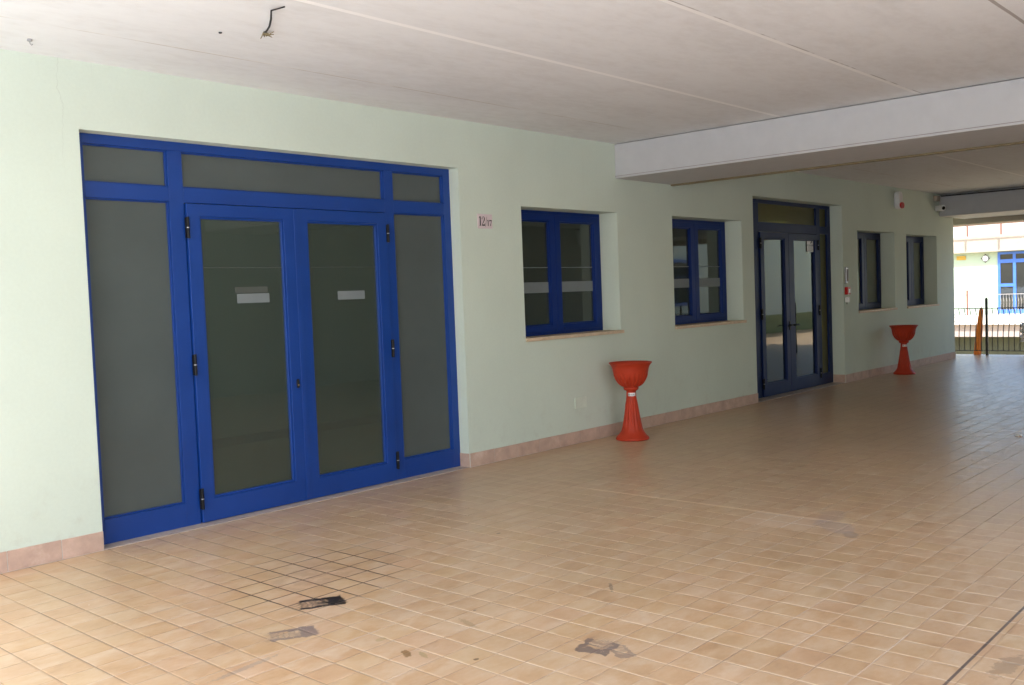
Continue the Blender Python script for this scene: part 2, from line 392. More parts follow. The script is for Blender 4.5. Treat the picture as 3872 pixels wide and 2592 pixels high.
M['cream'] = simple('cream slab', (0.27, 0.24, 0.20), 0.85, dirt=((0.45, 0.36, 0.24), 0.4))
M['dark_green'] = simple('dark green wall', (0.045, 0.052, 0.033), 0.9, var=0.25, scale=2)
M['wood'] = simple('worn brown post', (0.16, 0.07, 0.05), 0.8)
M['rail_far'] = simple('thin grey rail', (0.25, 0.24, 0.24), 0.6)
M['ext_glass'] = mat_glass('exterior glass', (0.1, 0.1, 0.1), 0.8, 0.02, 0.4, (0.10, 0.11, 0.11))
M['leaf'] = simple('leaf', (0.06, 0.10, 0.035), 0.6, var=0.3, scale=9)

# ------------------------------------------------------------------ mesh helpers
class MB:
    def __init__(s): s.v = []; s.f = []
    def quad(s, a, b, c, d):
        i = len(s.v); s.v += [a, b, c, d]; s.f.append((i, i + 1, i + 2, i + 3)); return s
    def box(s, x0, x1, y0, y1, z0, z1):
        i = len(s.v)
        s.v += [(x0, y0, z0), (x1, y0, z0), (x1, y1, z0), (x0, y1, z0), (x0, y0, z1), (x1, y0, z1), (x1, y1, z1), (x0, y1, z1)]
        s.f += [tuple(i + k for k in q) for q in ((0, 3, 2, 1), (4, 5, 6, 7), (0, 1, 5, 4), (1, 2, 6, 5), (2, 3, 7, 6), (3, 0, 4, 7))]
        return s
    def ring(s, x0, x1, z0, z1, wl_, wr, wb, wt, y0, y1):
        """rectangular frame in the XZ plane, mitred, front y0 back y1"""
        O = [(x0, z0), (x1, z0), (x1, z1), (x0, z1)]
        I = [(x0 + wl_, z0 + wb), (x1 - wr, z0 + wb), (x1 - wr, z1 - wt), (x0 + wl_, z1 - wt)]
        i = len(s.v)
        for y in (y0, y1):
            s.v += [(x, y, z) for x, z in O] + [(x, y, z) for x, z in I]
        for k in range(4):
            n = (k + 1) % 4
            s.f += [(i + k, i + n, i + 4 + n, i + 4 + k), (i + 8 + n, i + 8 + k, i + 12 + k, i + 12 + n),
                    (i + n, i + k, i + 8 + k, i + 8 + n), (i + 4 + k, i + 4 + n, i + 12 + n, i + 12 + k)]
        return s
    def tube(s, pts, r, seg=8, caps=True):
        pts = [Vector(p) for p in pts]; rs = r if isinstance(r, (list, tuple)) else [r] * len(pts)
        i0 = len(s.v)
        up = Vector((0, 0, 1))
        for k, p in enumerate(pts):
            d = (pts[min(k + 1, len(pts) - 1)] - pts[max(k - 1, 0)]).normalized()
            a = d.cross(up)
            if a.length < 1e-3: a = d.cross(Vector((1, 0, 0)))
            a.normalize(); b = d.cross(a)
            for j in range(seg):
                t_ = 2 * math.pi * j / seg
                s.v.append(tuple(p + (a * math.cos(t_) + b * math.sin(t_)) * rs[k]))
        for k in range(len(pts) - 1):
            for j in range(seg):
                a = i0 + k * seg + j; b = i0 + k * seg + (j + 1) % seg
                s.f.append((a, b, b + seg, a + seg))
        if caps:
            s.f.append(tuple(i0 + j for j in reversed(range(seg))))
            s.f.append(tuple(i0 + (len(pts) - 1) * seg + j for j in range(seg)))
        return s
    def poly(s, pts2, y, thick=0.002):
        """flat polygon in XZ plane facing -Y with thickness"""
        i = len(s.v); n = len(pts2)
        s.v += [(x, y, z) for x, z in pts2] + [(x, y + thick, z) for x, z in pts2]
        s.f.append(tuple(range(i, i + n))); s.f.append(tuple(reversed(range(i + n, i + 2 * n))))
        for k in range(n):
            m_ = (k + 1) % n; s.f.append((i + k, i + n + k, i + n + m_, i + m_))
        return s
    def build(s, name, mat, parent=None, bevel=0.0, smooth=False, loc=None, seg=2):
        me = bpy.data.meshes.new(name); me.from_pydata(s.v, [], s.f); me.update()
        bm = bmesh.new(); bm.from_mesh(me); bmesh.ops.recalc_face_normals(bm, faces=bm.faces); bm.to_mesh(me); bm.free()
        me.materials.append(mat)
        o = bpy.data.objects.new(name, me); COL.objects.link(o)
        if smooth:
            for p in me.polygons: p.use_smooth = True
        if bevel:
            b = o.modifiers.new('bevel', 'BEVEL'); b.width = bevel; b.segments = seg; b.limit_method = 'ANGLE'
            b.harden_normals = False
        if parent: o.parent = parent
        if loc: o.location = loc
        return o

def tag(o, label=None, cat=None, group=None, kind=None):
    if label: o['label'] = label
    if cat: o['category'] = cat
    if group: o['group'] = group
    if kind: o['kind'] = kind
    return o
def thing(name, label, cat, loc=(0, 0, 0), group=None, rotz=0.0):
    o = bpy.data.objects.new(name, None); COL.objects.link(o)
    o.location = loc; o.rotation_euler = (0, 0, rotz); o.empty_display_size = 0.1
    return tag(o, label, cat, group)
def struct(name, mb, mat, **k):
    return tag(mb.build(name, mat, **k), kind='structure')

def wall_with_holes(x0, x1, z0, z1, holes, y0, y1):
    """holes: (xa, xb, za, zb). single clean shell, reveals included"""
    b = MB()
    xs = sorted({x0, x1, *[h[0] for h in holes], *[h[1] for h in holes]})
    zs = sorted({z0, z1, *[h[2] for h in holes], *[h[3] for h in holes]})
    def inh(x, z): return any(h[0] < x < h[1] and h[2] < z < h[3] for h in holes)
    for i in range(len(xs) - 1):
        for j in range(len(zs) - 1):
            a, c, d, e = xs[i], xs[i + 1], zs[j], zs[j + 1]
            if inh((a + c) / 2, (d + e) / 2): continue
            b.quad((a, y0, d), (c, y0, d), (c, y0, e), (a, y0, e))
            b.quad((a, y1, d), (a, y1, e), (c, y1, e), (c, y1, d))
    for (a, c, d, e) in holes:
        b.quad((a, y0, d), (a, y0, e), (a, y1, e), (a, y1, d))
        b.quad((c, y0, d), (c, y1, d), (c, y1, e), (c, y0, e))
        b.quad((a, y0, e), (c, y0, e), (c, y1, e), (a, y1, e))
        if d > z0: b.quad((a, y0, d), (a, y1, d), (c, y1, d), (c, y0, d))
    b.quad((x0, y0, z0), (x0, y0, z1), (x0, y1, z1), (x0, y1, z0))
    b.quad((x1, y0, z0), (x1, y1, z0), (x1, y1, z1), (x1, y0, z1))
    b.quad((x0, y0, z1), (x1, y0, z1), (x1, y1, z1), (x0, y1, z1))
    return b
def merge(o):
    bm = bmesh.new(); bm.from_mesh(o.data); bmesh.ops.remove_doubles(bm, verts=bm.verts, dist=1e-4)
    bmesh.ops.recalc_face_normals(bm, faces=bm.faces); bm.to_mesh(o.data); bm.free()

# ------------------------------------------------------------------ setting
H = 3.24
D1 = (2.870, 6.372, 0.0, 2.796); D2 = (12.02, 14.948, 0.0, 2.828)
WINS = [(7.235, 8.862, 1.16, 2.481), (9.989, 11.690, 1.145, 2.482), (15.54, 17.16, 1.122, 2.450), (17.73, 19.34, 1.12, 2.43)]
XE = 20.33
struct('ground', MB().quad((-300, -300, -3.2), (400, -300, -3.2), (400, 300, -3.2), (-300, 300, -3.2)), M['yard'])
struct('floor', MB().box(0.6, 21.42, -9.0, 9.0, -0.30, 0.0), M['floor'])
struct('forecourt', MB().box(-60, 0.596, -60, 40.0, -0.30, -0.004).box(0.597, 21.40, -60, -9.004, -0.30, -0.004), M['paving'])
ceil = MB().box(-0.6, 21.75, -9.0, 9.2, H, H + 0.5)
struct('ceiling', ceil, M['ceiling'])

w = wall_with_holes(-3.0, XE, 0.0, H, [D1, D2] + WINS, 0.0, 0.33).build('facade_wall', M['wall'])
merge(w)
tag(w, 'long pale green plastered wall with blue doors and windows set in it', 'wall')
tag(MB().box(XE - 0.33, XE, 0.332, 3.24, 0, H).build('end_wall', M['wall']), 'pale green return wall round the corner at the far end of the portico', 'wall')
tag(MB().box(5.8, 20.3, -8.75, -8.4, 0, H).build('opposite_wall', M['opp']), 'pale green wall on the other side of the portico facing the doors', 'wall')  # unseen; its start and dark tone are set to limit light inside

# beams
bt = thing('ceiling_beam', 'broad pale grey beam crossing the portico ceiling between the near windows', 'beam', (8.85, 0, 0))
MB().box(0, 1.13, -8.4, -0.001, 2.856, H - 0.008).build('beam_body', M['beam'], bt, bevel=0.006)
MB().box(1.131, 1.19, -8.4, -0.001, 2.84, H - 0.008).build('edge_strip', M['strip'], bt)
MB().box(-0.004, -0.0005, -8.4, -0.002, 2.878, 2.883).build('drip_line', M['fascia'], bt)
bt = thing('ceiling_beam', 'brown grey beam at the far open end of the portico, camera hung under its corner', 'beam', (19.52, 0, 0))
MB().box(0, 1.50, -8.4, -0.001, 2.81, H - 0.01).build('beam_body', M['beam'], bt, bevel=0.01)
MB().box(1.502, 2.15, -8.4, 0.9, 2.705, H - 0.002).build('outer_lintel', M['beam_tan'], bt, bevel=0.01)
MB().box(-0.03, -0.001, -8.4, -0.05, H - 0.055, H - 0.03).build('cable_run', M['iron'], bt)

# interior rooms
rm = thing('dim_room', 'dim room behind the large blue door and the near windows', 'room', (0, 0, 0))
b = MB(); b.quad((2.5, 0.335, 0.004), (11.9, 0.335, 0.004), (11.9, 3.45, 0.004), (2.5, 3.45, 0.004)); b.build('room_floor', M['room_floor'], rm)
b = MB().box(2.3, 12.0, 3.45, 3.65, 0, H - .004).box(2.3, 2.5, 0.335, 3.45, 0, 1.3).box(11.80, 12.0, 0.335, 3.45, 0, H - .004)  # unseen left wall kept low, an opening added to let daylight in
b.build('room_wall', M['room'], rm)
MB().box(2.6, 11.7, 3.40, 3.449, 0.0, 0.10).build('skirting', M['black'], rm)
hl = thing('entrance_hall', 'yellow green entrance hall seen through the glass double door', 'room', (0, 0, 0))
b = MB().quad((15.95, 0.335, 0.004), (20.0, 0.335, 0.004), (20.0, 8.6, 0.004), (15.95, 8.6, 0.004))
b.quad((20.0, 3.4, 0.004), (30.5, 3.4, 0.004), (30.5, 8.6, 0.004), (20.0, 8.6, 0.004)); b.build('hall_floor', M['hall_floor'], hl)
MB().quad((12.0, 0.335, 0.004), (15.95, 0.335, 0.004), (15.95, 8.6, 0.004), (12.0, 8.6, 0.004)).build('entrance_carpet', M['mat_brown'], hl)
b = MB().box(12.0, 30.5, 8.6, 8.8, 0.60, 3.2).box(12.0, 12.15, 3.65, 8.6, 0, 3.2); b.build('hall_wall', M['hall_wall'], hl)
MB().box(12.0, 30.5, 8.59, 8.8, 0.12, 0.60).build('dado', M['hall_band'], hl)
MB().box(12.0, 30.5, 8.58, 8.8, 0.0, 0.12).build('skirting', M['skirt'], hl)
MB().box(20.0, 30.5, 3.25, 3.40, -3.2, 3.24).build('outer_wall', M['wall'], hl)
MB().box(21.76, 23.0, 3.25, 9.2, 3.245, 3.6).box(23.0, 30.5, 3.25, 4.6, 3.245, 3.6).box(23.0, 30.5, 8.1, 9.2, 3.245, 3.6).build('hall_roof', M['beam'], hl)  # opening added in the unseen roof to let daylight into the hall
MB().box(21.43, 30.5, 3.26, 9.2, -0.3, 0.0).build('hall_slab', M['concrete'], hl)
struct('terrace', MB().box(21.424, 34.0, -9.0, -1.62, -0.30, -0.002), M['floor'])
tw = thing('terrace_wall', 'pale green wall along the open terrace beyond the portico', 'wall')
MB().box(20.302, 34.0, -8.75, -8.4, 0.6, 3.3).build('wall', M['wall'], tw)
MB().box(20.302, 34.0, -8.75, -8.395, 0.0, 0.599).build('dado', M['hall_band'], tw)
for xa in (23.6,):
    f_ = MB().ring(xa, xa + 1.7, 1.1, 2.45, 0.09, 0.09, 0.09, 0.09, -8.45, -8.36).build('window', M['blue_ext'], tw)
    MB().box(xa + .09, xa + 1.61, -8.398, -8.385, 1.19, 2.36).build('pane', M['ext_glass'], f_)
MB().box(24.2, 24.75, 8.55, 8.589, 1.3, 1.9).build('notice_board', M['fascia'], hl)

# ------------------------------------------------------------------ skirting tiles
sk = MB(); skg = MB()
def skirt_run(a, b, off):
    x = a; L = 0.335
    first = L - off
    while x < b - 1e-4:
        e = min(x + first, b); first = L
        if e - x > 0.012:
            zt = 0.131 + random.uniform(-0.002, 0.002)
            sk.box(x + 0.0025, e - 0.0025, -0.012 - random.uniform(0, .0015), -0.0008, 0.003, zt)
        x = e
    skg.box(a, b, -0.009, -0.0004, 0.0, 0.1285)
skirt_run(-3.0, 2.87, 0.10); skirt_run(6.372, 12.02, 0.0); skirt_run(14.948, XE, 0.05)
sk.box(6.360, 6.3715, -0.0005, 0.116, 0.003, 0.131); sk.box(14.936, 14.9475, -0.0005, 0.19, 0.003, 0.131)
st = thing('skirting', 'pink clay skirting tiles along the foot of the green wall', 'skirting')
sk.build('skirting_tiles', M['skirt'], st, bevel=0.002)
skg.build('grout', M['grout'], st)

# ------------------------------------------------------------------ doors
def hinge(parent, x, y, z, h=0.155, r=0.0115):
    b = MB().tube([(x, y, z - h / 2), (x, y, z - 0.004)], r, 12).tube([(x, y, z + 0.004), (x, y, z + h / 2)], r, 12)
    b.box(x - 0.014, x + 0.014, y + 0.004, y + 0.018, z - h / 2 + .004, z + h / 2 - .004)
    o = b.build('hinge', M['black'], parent)
    MB().tube([(x, y, z - 0.0035), (x, y, z + 0.0035)], r * 1.02, 12).build('hinge_ring', M['steel'], parent)
    return o
def pane(parent, x0, x1, z0, z1, y, mat, name='pane'):
    return MB().box(x0, x1, y, y + 0.006, z0, z1).build(name, mat, parent)
def bead(b, x0, x1, z0, z1, y0, y1, wd=0.014):
    b.ring(x0, x1, z0, z1, wd, wd, wd, wd, y0, y1)

d = thing('double_door', 'large bright blue double door with side panels and frosted transom, nearest the camera', 'door')
Y = 0.12
f = MB()
f.box(2.8705, 2.942, Y, Y + 0.07, 0.0, 2.7955); f.box(6.286, 6.3715, Y, Y + 0.07, 0.0, 2.7955)
f.box(2.942, 6.286, Y, Y + 0.07, 2.730, 2.7955)
f.box(3.546, 3.660, Y, Y + 0.07, 0.0, 2.730); f.box(5.568, 5.671, Y, Y + 0.07, 0.0, 2.730)
f.box(2.942, 3.546, Y, Y + 0.07, 2.366, 2.471); f.box(5.671, 6.286, Y, Y + 0.07, 2.366, 2.471)
f.box(3.660, 5.568, Y, Y + 0.07, 2.362, 2.471)
f.box(2.942, 3.546, Y, Y + 0.07, 0.0, 0.176); f.box(5.671, 6.286, Y, Y + 0.07, 0.0, 0.176)
f.build('frame', M['blue'], d, bevel=0.0025)
bd = MB(); rects = [(2.942, 3.546, 2.471, 2.730), (3.660, 5.568, 2.471, 2.730), (5.671, 6.286, 2.471, 2.730), (2.942, 3.546, 0.176, 2.366), (5.671, 6.286, 0.176, 2.366)]
for r in rects: bead(bd, *r, Y + 0.018, Y + 0.045, 0.010)
bd.build('glazing_bead', M['blue'], d, bevel=0.002)
for r in rects: pane(d, *r, Y + 0.036, M['frost'])
def leaf(parent, x0, x1, z0, z1, wl_, wr, wb, wt, y, mat, hx, hzs, hy, paint=None):
    paint = paint or M['blue']
    b = MB().ring(x0, x1, z0, z1, wl_, wr, wb, wt, y, y + 0.065)
    l = b.build('door_leaf', paint, parent, bevel=0.003)
    bb = MB(); bead(bb, x0 + wl_, x1 - wr, z0 + wb, z1 - wt, y + 0.014, y + 0.045, 0.016); bb.build('glazing_bead', paint, l, bevel=0.004)
    pane(l, x0 + wl_, x1 - wr, z0 + wb, z1 - wt, y + 0.035, mat)
    for hz in hzs: hinge(l, hx, hy, hz)
    return l
lL = leaf(d, 3.667, 4.604, 0.010, 2.356, 0.100, 0.108, 0.168, 0.092, 0.098, M['glass'], 3.664, (2.18, 1.18, 0.19), 0.088)
lR = leaf(d, 4.610, 5.563, 0.010, 2.356, 0.112, 0.104, 0.162, 0.094, 0.098, M['glass'], 5.567, (2.18, 1.175, 0.185), 0.088)
MB().box(4.590, 4.632, 0.091, 0.097, 0.012, 2.352).build('astragal', M['blue'], lR, bevel=0.002)
b = MB().tube([(4.556, 0.094, 0.985), (4.556, 0.094, 0.935)], 0.012, 12); b.box(4.545, 4.567, 0.089, 0.0975, 0.925, 0.995)
b.build('lock_plate', M['black'], lL, bevel=0.003)
MB().tube([(4.556, 0.082, 0.948), (4.556, 0.094, 0.948)], 0.008, 12).build('lock_cylinder', M['brass'], lL)
for l, xa, xb in ((lL, 4.065, 4.352), (lR, 5.022, 5.309)):
    MB().box(xa, xb, 0.1293, 0.1320, 1.618, 1.690).build('safety_strip', M['band'], l)
MB().box(4.05, 4.34, 0.1296, 0.1322, 1.696, 1.742).build('film_patch', M['band_dark'], lL)  # strip's shadow in the double glazing, laid on as a dark patch
for l, xa, xb in ((lL, 3.784, 4.478), (lR, 4.740, 5.442)):
    MB().box(xa, xb, 0.1296, 0.1322, 1.888, 1.893).build('film_edge', M['band_dark'], l)
MB().box(2.872, 6.370, -0.002, 0.195, 0.0005, 0.006).build('threshold', M['thresh'], d)

d = thing('double_door', 'darker blue double door with clear glass leaves, between the middle windows', 'door')
Y = 0.197
f = MB()
f.box(12.0205, 12.13, Y, Y + 0.07, 0, 2.8275); f.box(14.828, 14.9475, Y, Y + 0.07, 0, 2.8275)
f.box(12.13, 14.828, Y, Y + 0.07, 2.776, 2.8275)
f.box(12.40, 12.545, Y, Y + 0.07, 0, 2.776); f.box(14.435, 14.560, Y, Y + 0.07, 0, 2.776)
f.box(12.13, 12.40, Y, Y + 0.07, 2.38, 2.498); f.box(14.56, 14.828, Y, Y + 0.07, 2.38, 2.498)
f.box(12.545, 14.435, Y, Y + 0.07, 2.372, 2.508)
f.box(12.13, 12.40, Y, Y + 0.07, 0, 0.18); f.box(14.56, 14.828, Y, Y + 0.07, 0, 0.18)
f.build('frame', M['navy'], d, bevel=0.0025)
for r in [(12.545, 14.435, 2.508, 2.776), (14.56, 14.828, 2.498, 2.776), (14.56, 14.828, 0.18, 2.38), (12.13, 12.40, 0.18, 2.38), (12.13, 12.40, 2.498, 2.776)]:
    pane(d, *r, Y + 0.03, M['frost_warm'])
l1 = leaf(d, 12.552, 13.425, 0.010, 2.366, 0.108, 0.118, 0.18, 0.084, 0.177, M['glass_clear'], 12.546, (2.205, 1.195, 0.20), 0.167, M['navy'])
l2 = leaf(d, 13.431, 14.428, 0.010, 2.366, 0.170, 0.100, 0.18, 0.088, 0.177, M['glass_clear'], 14.435, (2.20, 1.185, 0.20), 0.167, M['navy'])
b = MB().tube([(13.405, 0.175, 1.0), (13.405, 0.125, 1.0)], 0.012, 10).tube([(13.41, 0.125, 1.0), (13.33, 0.12, 1.0), (13.27, 0.128, 0.992)], [0.011, 0.010, 0.008], 10)
b.box(13.388, 13.422, 0.168, 0.1765, 0.93, 1.06)
b.tube([(13.50, 0.175, 1.0), (13.50, 0.125, 1.0)], 0.012, 10).tube([(13.495, 0.125, 1.0), (13.58, 0.12, 1.0), (13.63, 0.128, 0.992)], [0.011, 0.010, 0.008], 10)
b.build('handle', M['black'], l1)
nt = MB().box(14.10, 14.315, 0.1985, 0.2005, 2.205, 2.275).box(14.10, 14.315, 0.1985, 0.2005, 2.095, 2.195).build('notice', M['white'], l2)
nk = MB().box(14.235, 14.275, 0.1965, 0.1983, 2.235, 2.262).box(14.215, 14.24, 0.1965, 0.1983, 2.222, 2.244)
for k in range(4): nk.box(14.12, 14.295 - 0.02 * (k % 2), 0.1965, 0.1983, 2.175 - k * 0.02, 2.180 - k * 0.02)
MB.build(nk, 'notice_print', M['inkgrey'], l2)
MB().box(12.022, 14.946, -0.002, 0.27, 0.0005, 0.006).build('threshold', M['thresh'], d)

# ------------------------------------------------------------------ windows
def window(op, ms, label, gmat, band=True, paint=None):
    x0, x1, z0, z1 = op
    t_ = thing('window', label, 'window', group='blue two leaf windows in the green wall')
    y = 0.246
    zs = z0 + 0.004
    MB().ring(x0 + .001, x1 - .001, zs, z1 - .001, 0.045, 0.045, 0.045, 0.045, y, y + 0.06).build('frame', paint, t_, bevel=0.003)
    xm = sum(ms) / 2
    for k, (a, c, wl_, wr) in enumerate(((x0 + 0.040, xm - 0.003, 0.10, xm - 0.003 - ms[0]), (xm + 0.003, x1 - 0.040, ms[1] - xm - 0.003, 0.098))):
        s_ = MB().ring(a, c, zs + 0.036, z1 - 0.040, wl_, wr, 0.066, 0.066, y - 0.016, y + 0.04).build('sash', paint, t_, bevel=0.004)
        gx0, gx1, gz0, gz1 = a + wl_, c - wr, zs + 0.102, z1 - 0.106
        bb = MB(); bead(bb, gx0, gx1, gz0, gz1, y - 0.002, y + 0.02, 0.014); bb.build('glazing_bead', paint, s_, bevel=0.005)
        pane(s_, gx0, gx1, gz0, gz1, y + 0.018, gmat)
        if band:
            MB().box(gx0 + .015, gx1 - .015, y + 0.0125, y + 0.0150, 1.615, 1.728).build('safety_strip', M['band'], s_)
            MB().box(gx0 + .015, gx1 - .015, y + 0.0125, y + 0.0150, 1.878, 1.886).build('film_edge', M['band'], s_)
    b = MB().box(xm - 0.05, xm - 0.028, y - 0.024, y - 0.017, 1.70, 1.78).tube([(xm - 0.039, y - 0.02, 1.74), (xm - 0.039, y - 0.05, 1.74), (xm - 0.042, y - 0.054, 1.64)], 0.008, 8)
    MB().box(xm + .1, xm + .12, y - 0.0175, y - 0.0155, zs + 0.055, zs + 0.065).build('drain_slot', M['black'], t_)
    # sill sits in the opening and laps the plaster in front
    b = MB().box(x0 + .001, x1 - .001, -0.001, y + 0.07, z0 + 0.0005, z0 + 0.004)
    b.box(x0 - 0.004, x1 + 0.035, -0.024, -0.001, z0 - 0.030, z0 + 0.0045)
    b.build('sill', M['sill'], t_, bevel=0.0015)
    return t_
window(WINS[0], (7.945, 8.125), 'bright blue window nearest the big blue door, beside the house number', M['glass'], paint=M['navy_mid'])
window(WINS[1], (10.775, 10.962), 'blue window between the broad beam and the glass double door', M['glass'], paint=M['navy_mid'])
window(WINS[2], (16.28, 16.50), 'dark blue window just past the red call point, before the far planter', M['glass_pale'], band=False, paint=M['navy'])
window(WINS[3], (18.48, 18.76), 'farthest dark blue window, nearest the open end of the portico', M['glass_pale'], band=False, paint=M['navy'])

# ------------------------------------------------------------------ number plate
pl = thing('house_number_plate', 'small pinkish ceramic house number plate reading 12/17 on the green wall', 'sign', (6.60, 0, 2.245))
MB().box(0.0, 0.202, -0.008, -0.001, 0.0, 0.137).build('plate', M['plate'], pl, bevel=0.002)
def stroke(b, pts, y=-0.0098):
    """variable-width stroke: (x, z, width)"""
    L = []; Rr = []
    for k, (x, z, wd) in enumerate(pts):
        a = pts[max(k - 1, 0)]; c = pts[min(k + 1, len(pts) - 1)]
        dx, dz = c[0] - a[0], c[1] - a[1]; n = math.hypot(dx, dz) or 1
        nx, nz = -dz / n, dx / n
        L.append((x + nx * wd / 2, z + nz * wd / 2)); Rr.append((x - nx * wd / 2, z - nz * wd / 2))
    for k in range(len(pts) - 1):
        b.poly([L[k], Rr[k], Rr[k + 1], L[k + 1]], y, 0.0014)
b = MB()
def dig1(b, x, z, h, w_):
    b.poly([(x - w_, z), (x + w_, z), (x + w_, z + h), (x - w_, z + h)], -0.0098, .0014)
    b.poly([(x - w_ * 2.2, z), (x - w_, z), (x - w_, z + h * .025), (x - w_ * 2.2, z + h * .025)], -0.0098, .0014)
    b.poly([(x + w_, z), (x + w_ * 2.2, z), (x + w_ * 2.2, z + h * .025), (x + w_, z + h * .025)], -0.0098, .0014)
    b.poly([(x - w_, z + h), (x - w_ * 3.0, z + h * .84), (x - w_ * 2.8, z + h * .82), (x - w_, z + h * .90)], -0.0098, .0014)
dig1(b, 0.034, 0.025, 0.088, 0.0062)
sx, sz, sh = 0.056, 0.025, 0.088
two = [(0.005, .70, .009), (0.003, .80, .005), (0.010, .93, .003), (0.021, .985, .0035), (0.032, .93, .007), (0.037, .78, .0105), (0.033, .62, .010), (0.024, .45, .0075), (0.013, .28, .005), (0.005, .13, .004), (0.003, .10, .003)]
stroke(b, [(sx + x, sz + z * sh, w_) for x, z, w_ in two])
b.poly([(sx + .001, sz), (sx + .041, sz), (sx + .043, sz + .024), (sx + .040, sz + .024), (sx + .036, sz + .013), (sx + .004, sz + .013)], -0.0098, .0014)
stroke(b, [(0.104, 0.016, .0022), (0.126, 0.112, .0022)])
dig1(b, 0.142, 0.025, 0.057, 0.0045)
b.poly([(0.159, 0.072), (0.192, 0.072), (0.192, 0.082), (0.159, 0.082)], -0.0098, .0014)
b.poly([(0.159, 0.072), (0.159, 0.066), (0.161, 0.066), (0.162, 0.072)], -0.0098, .0014)
stroke(b, [(0.1895, 0.072, .004), (0.181, 0.052, .004), (0.176, 0.038, .007), (0.176, 0.026, .009)])
b.build('digits', M['ink'], pl)

# ------------------------------------------------------------------ small wall things
o = MB().box(7.983, 8.178, -0.012, -0.0005, 0.373, 0.489).build('cover_plate', M['plate_green'], bevel=0.002)
tag(o, 'blank square cover plate low on the green wall left of the near planter', 'cover plate')
it = thing('intercom_panel', 'tall narrow steel intercom panel right of the glass double door', 'intercom', (15.04, 0, 1.59))
MB().box(-0.045, 0.045, -0.035, -0.001, 0, 0.255).build('housing', M['steel'], it, bevel=0.006)
MB().box(-0.028, 0.028, -0.038, -0.0355, 0.03, 0.225).build('face_plate', M['fascia'], it, bevel=0.001)
cp = thing('call_point', 'red emergency call box under the steel intercom', 'alarm box', (15.05, 0, 1.41))
MB().box(-0.055, 0.055, -0.055, -0.001, 0, 0.12).build('housing', M['red'], cp, bevel=0.006)
MB().box(-0.028, 0.035, -0.0575, -0.0553, 0.025, 0.085).build('front_label', M['white'], cp)
jb = thing('switch_box', 'small white switch box just below the red call box', 'switch', (15.05, 0, 1.285))
MB().box(-0.045, 0.045, -0.045, -0.001, 0, 0.085).build('housing', M['white'], jb, bevel=0.006)
MB().tube([(-0.02, -0.02, -0.03), (-0.02, -0.02, 0.001)], 0.006, 8).build('cable', M['black'], jb)
sr = thing('alarm_siren', 'white rounded alarm siren with a red lens high on the green wall', 'alarm', (17.26, 0, 2.86))
def capsule(w_, dpt, z0, z1, rr, n=10):
    b = MB(); prof = []
    for k in range(n + 1):
        a = math.pi * k / n; prof.append((w_ / 2 * math.cos(a), z1 - rr + rr * math.sin(a)))
    for k in range(n + 1):
        a = math.pi + math.pi * k / n; prof.append((w_ / 2 * math.cos(a), z0 + rr + rr * math.sin(a)))
    b.poly(prof, -dpt, dpt - 0.001); return b
capsule(0.19, 0.095, 0.0, 0.31, 0.08).build('housing', M['white'], sr, bevel=0.02, seg=4)
capsule(0.165, 0.03, 0.004, 0.115, 0.05).build('lens', M['red'], sr, bevel=0.006, loc=(0.010, -0.09, 0), seg=3)
cm = thing('security_camera', 'white round security camera under the corner of the far beam', 'camera', (19.33, 0, 2.96))
b = MB().tube([(0, -0.001, 0), (0, -0.05, 0)], 0.055, 24); b.build('base', M['white'], cm, bevel=0.006)
dv = Vector((-0.62, -0.76, -0.12)).normalized()
c0 = Vector((0, -0.10, 0))
b = MB().tube([c0 - dv * 0.055, c0 - dv * 0.045, c0 + dv * 0.06, c0 + dv * 0.075], [0.042, 0.058, 0.060, 0.052], 24); b.build('head', M['white'], cm, smooth=False, bevel=0.004)
MB().tube([c0 + dv * 0.074, c0 + dv * 0.079], 0.034, 20).build('lens', M['black'], cm)
bx = thing('junction_box', 'small grey junction box in the corner where the far beam meets the wall', 'box', (19.28, 0, 3.09))
MB().box(-0.08, 0.08, -0.07, -0.001, 0, 0.10).build('housing', M['beam_tan'], bx, bevel=0.004)
MB().tube([(0.08, -0.04, 0.08), (0.16, -0.05, 0.11), (0.21, -0.06, 0.12)], 0.006, 6).build('cable', M['black'], bx)

# ceiling bits
cb = thing('loose_cable', 'short black loose cable end dangling from the ceiling near the first door', 'cable', (3.2, -1.6, H))
b = MB().tube([(0.02, -0.24, -0.002), (-0.02, -0.225, -0.018), (-0.035, -0.19, -0.022), (0.03, -0.09, -0.035), (0.10, 0.03, -0.038), (0.165, 0.16, -0.03), (0.20, 0.235, -0.012)], [0.004, 0.004, 0.005, 0.006, 0.006, 0.005, 0.004], 8)
b.build('cable', M['iron'], cb, smooth=True)
b = MB()
for k in range(6):
    a = -0.9 + k * 0.42
    b.tube([(0.20, 0.235, -0.012), (0.20 + 0.03 * math.cos(a), 0.235 + 0.04 * math.sin(a), -0.025), (0.20 + 0.055 * math.cos(a), 0.235 + 0.07 * math.sin(a), -0.012 - 0.01 * (k % 3))], [0.006, 0.004, 0.002], 6)
b.build('frayed_end', M['strip'], cb)
hk = thing('ceiling_hook', 'tiny steel hook screwed into the ceiling at the left edge', 'hook', (2.459, -0.326, H))
MB().tube([(0, 0, 0.0), (0, 0, -0.012)], 0.014, 12).build('washer', M['steel'], hk)
MB().tube([(0, 0, -0.011), (0, 0, -0.025), (0.008, 0, -0.034), (0.016, 0, -0.026)], 0.003, 6).build('hook', M['steel'], hk)
o = MB().tube([(0, 0, 0.0), (0, 0, -0.008)], [0.012, 0.008], 8).build('ceiling_plug', M['ink'], loc=(3.227, -1.17, H)); tag(o, 'tiny dark plug in the ceiling beside the loose cable', 'plug')

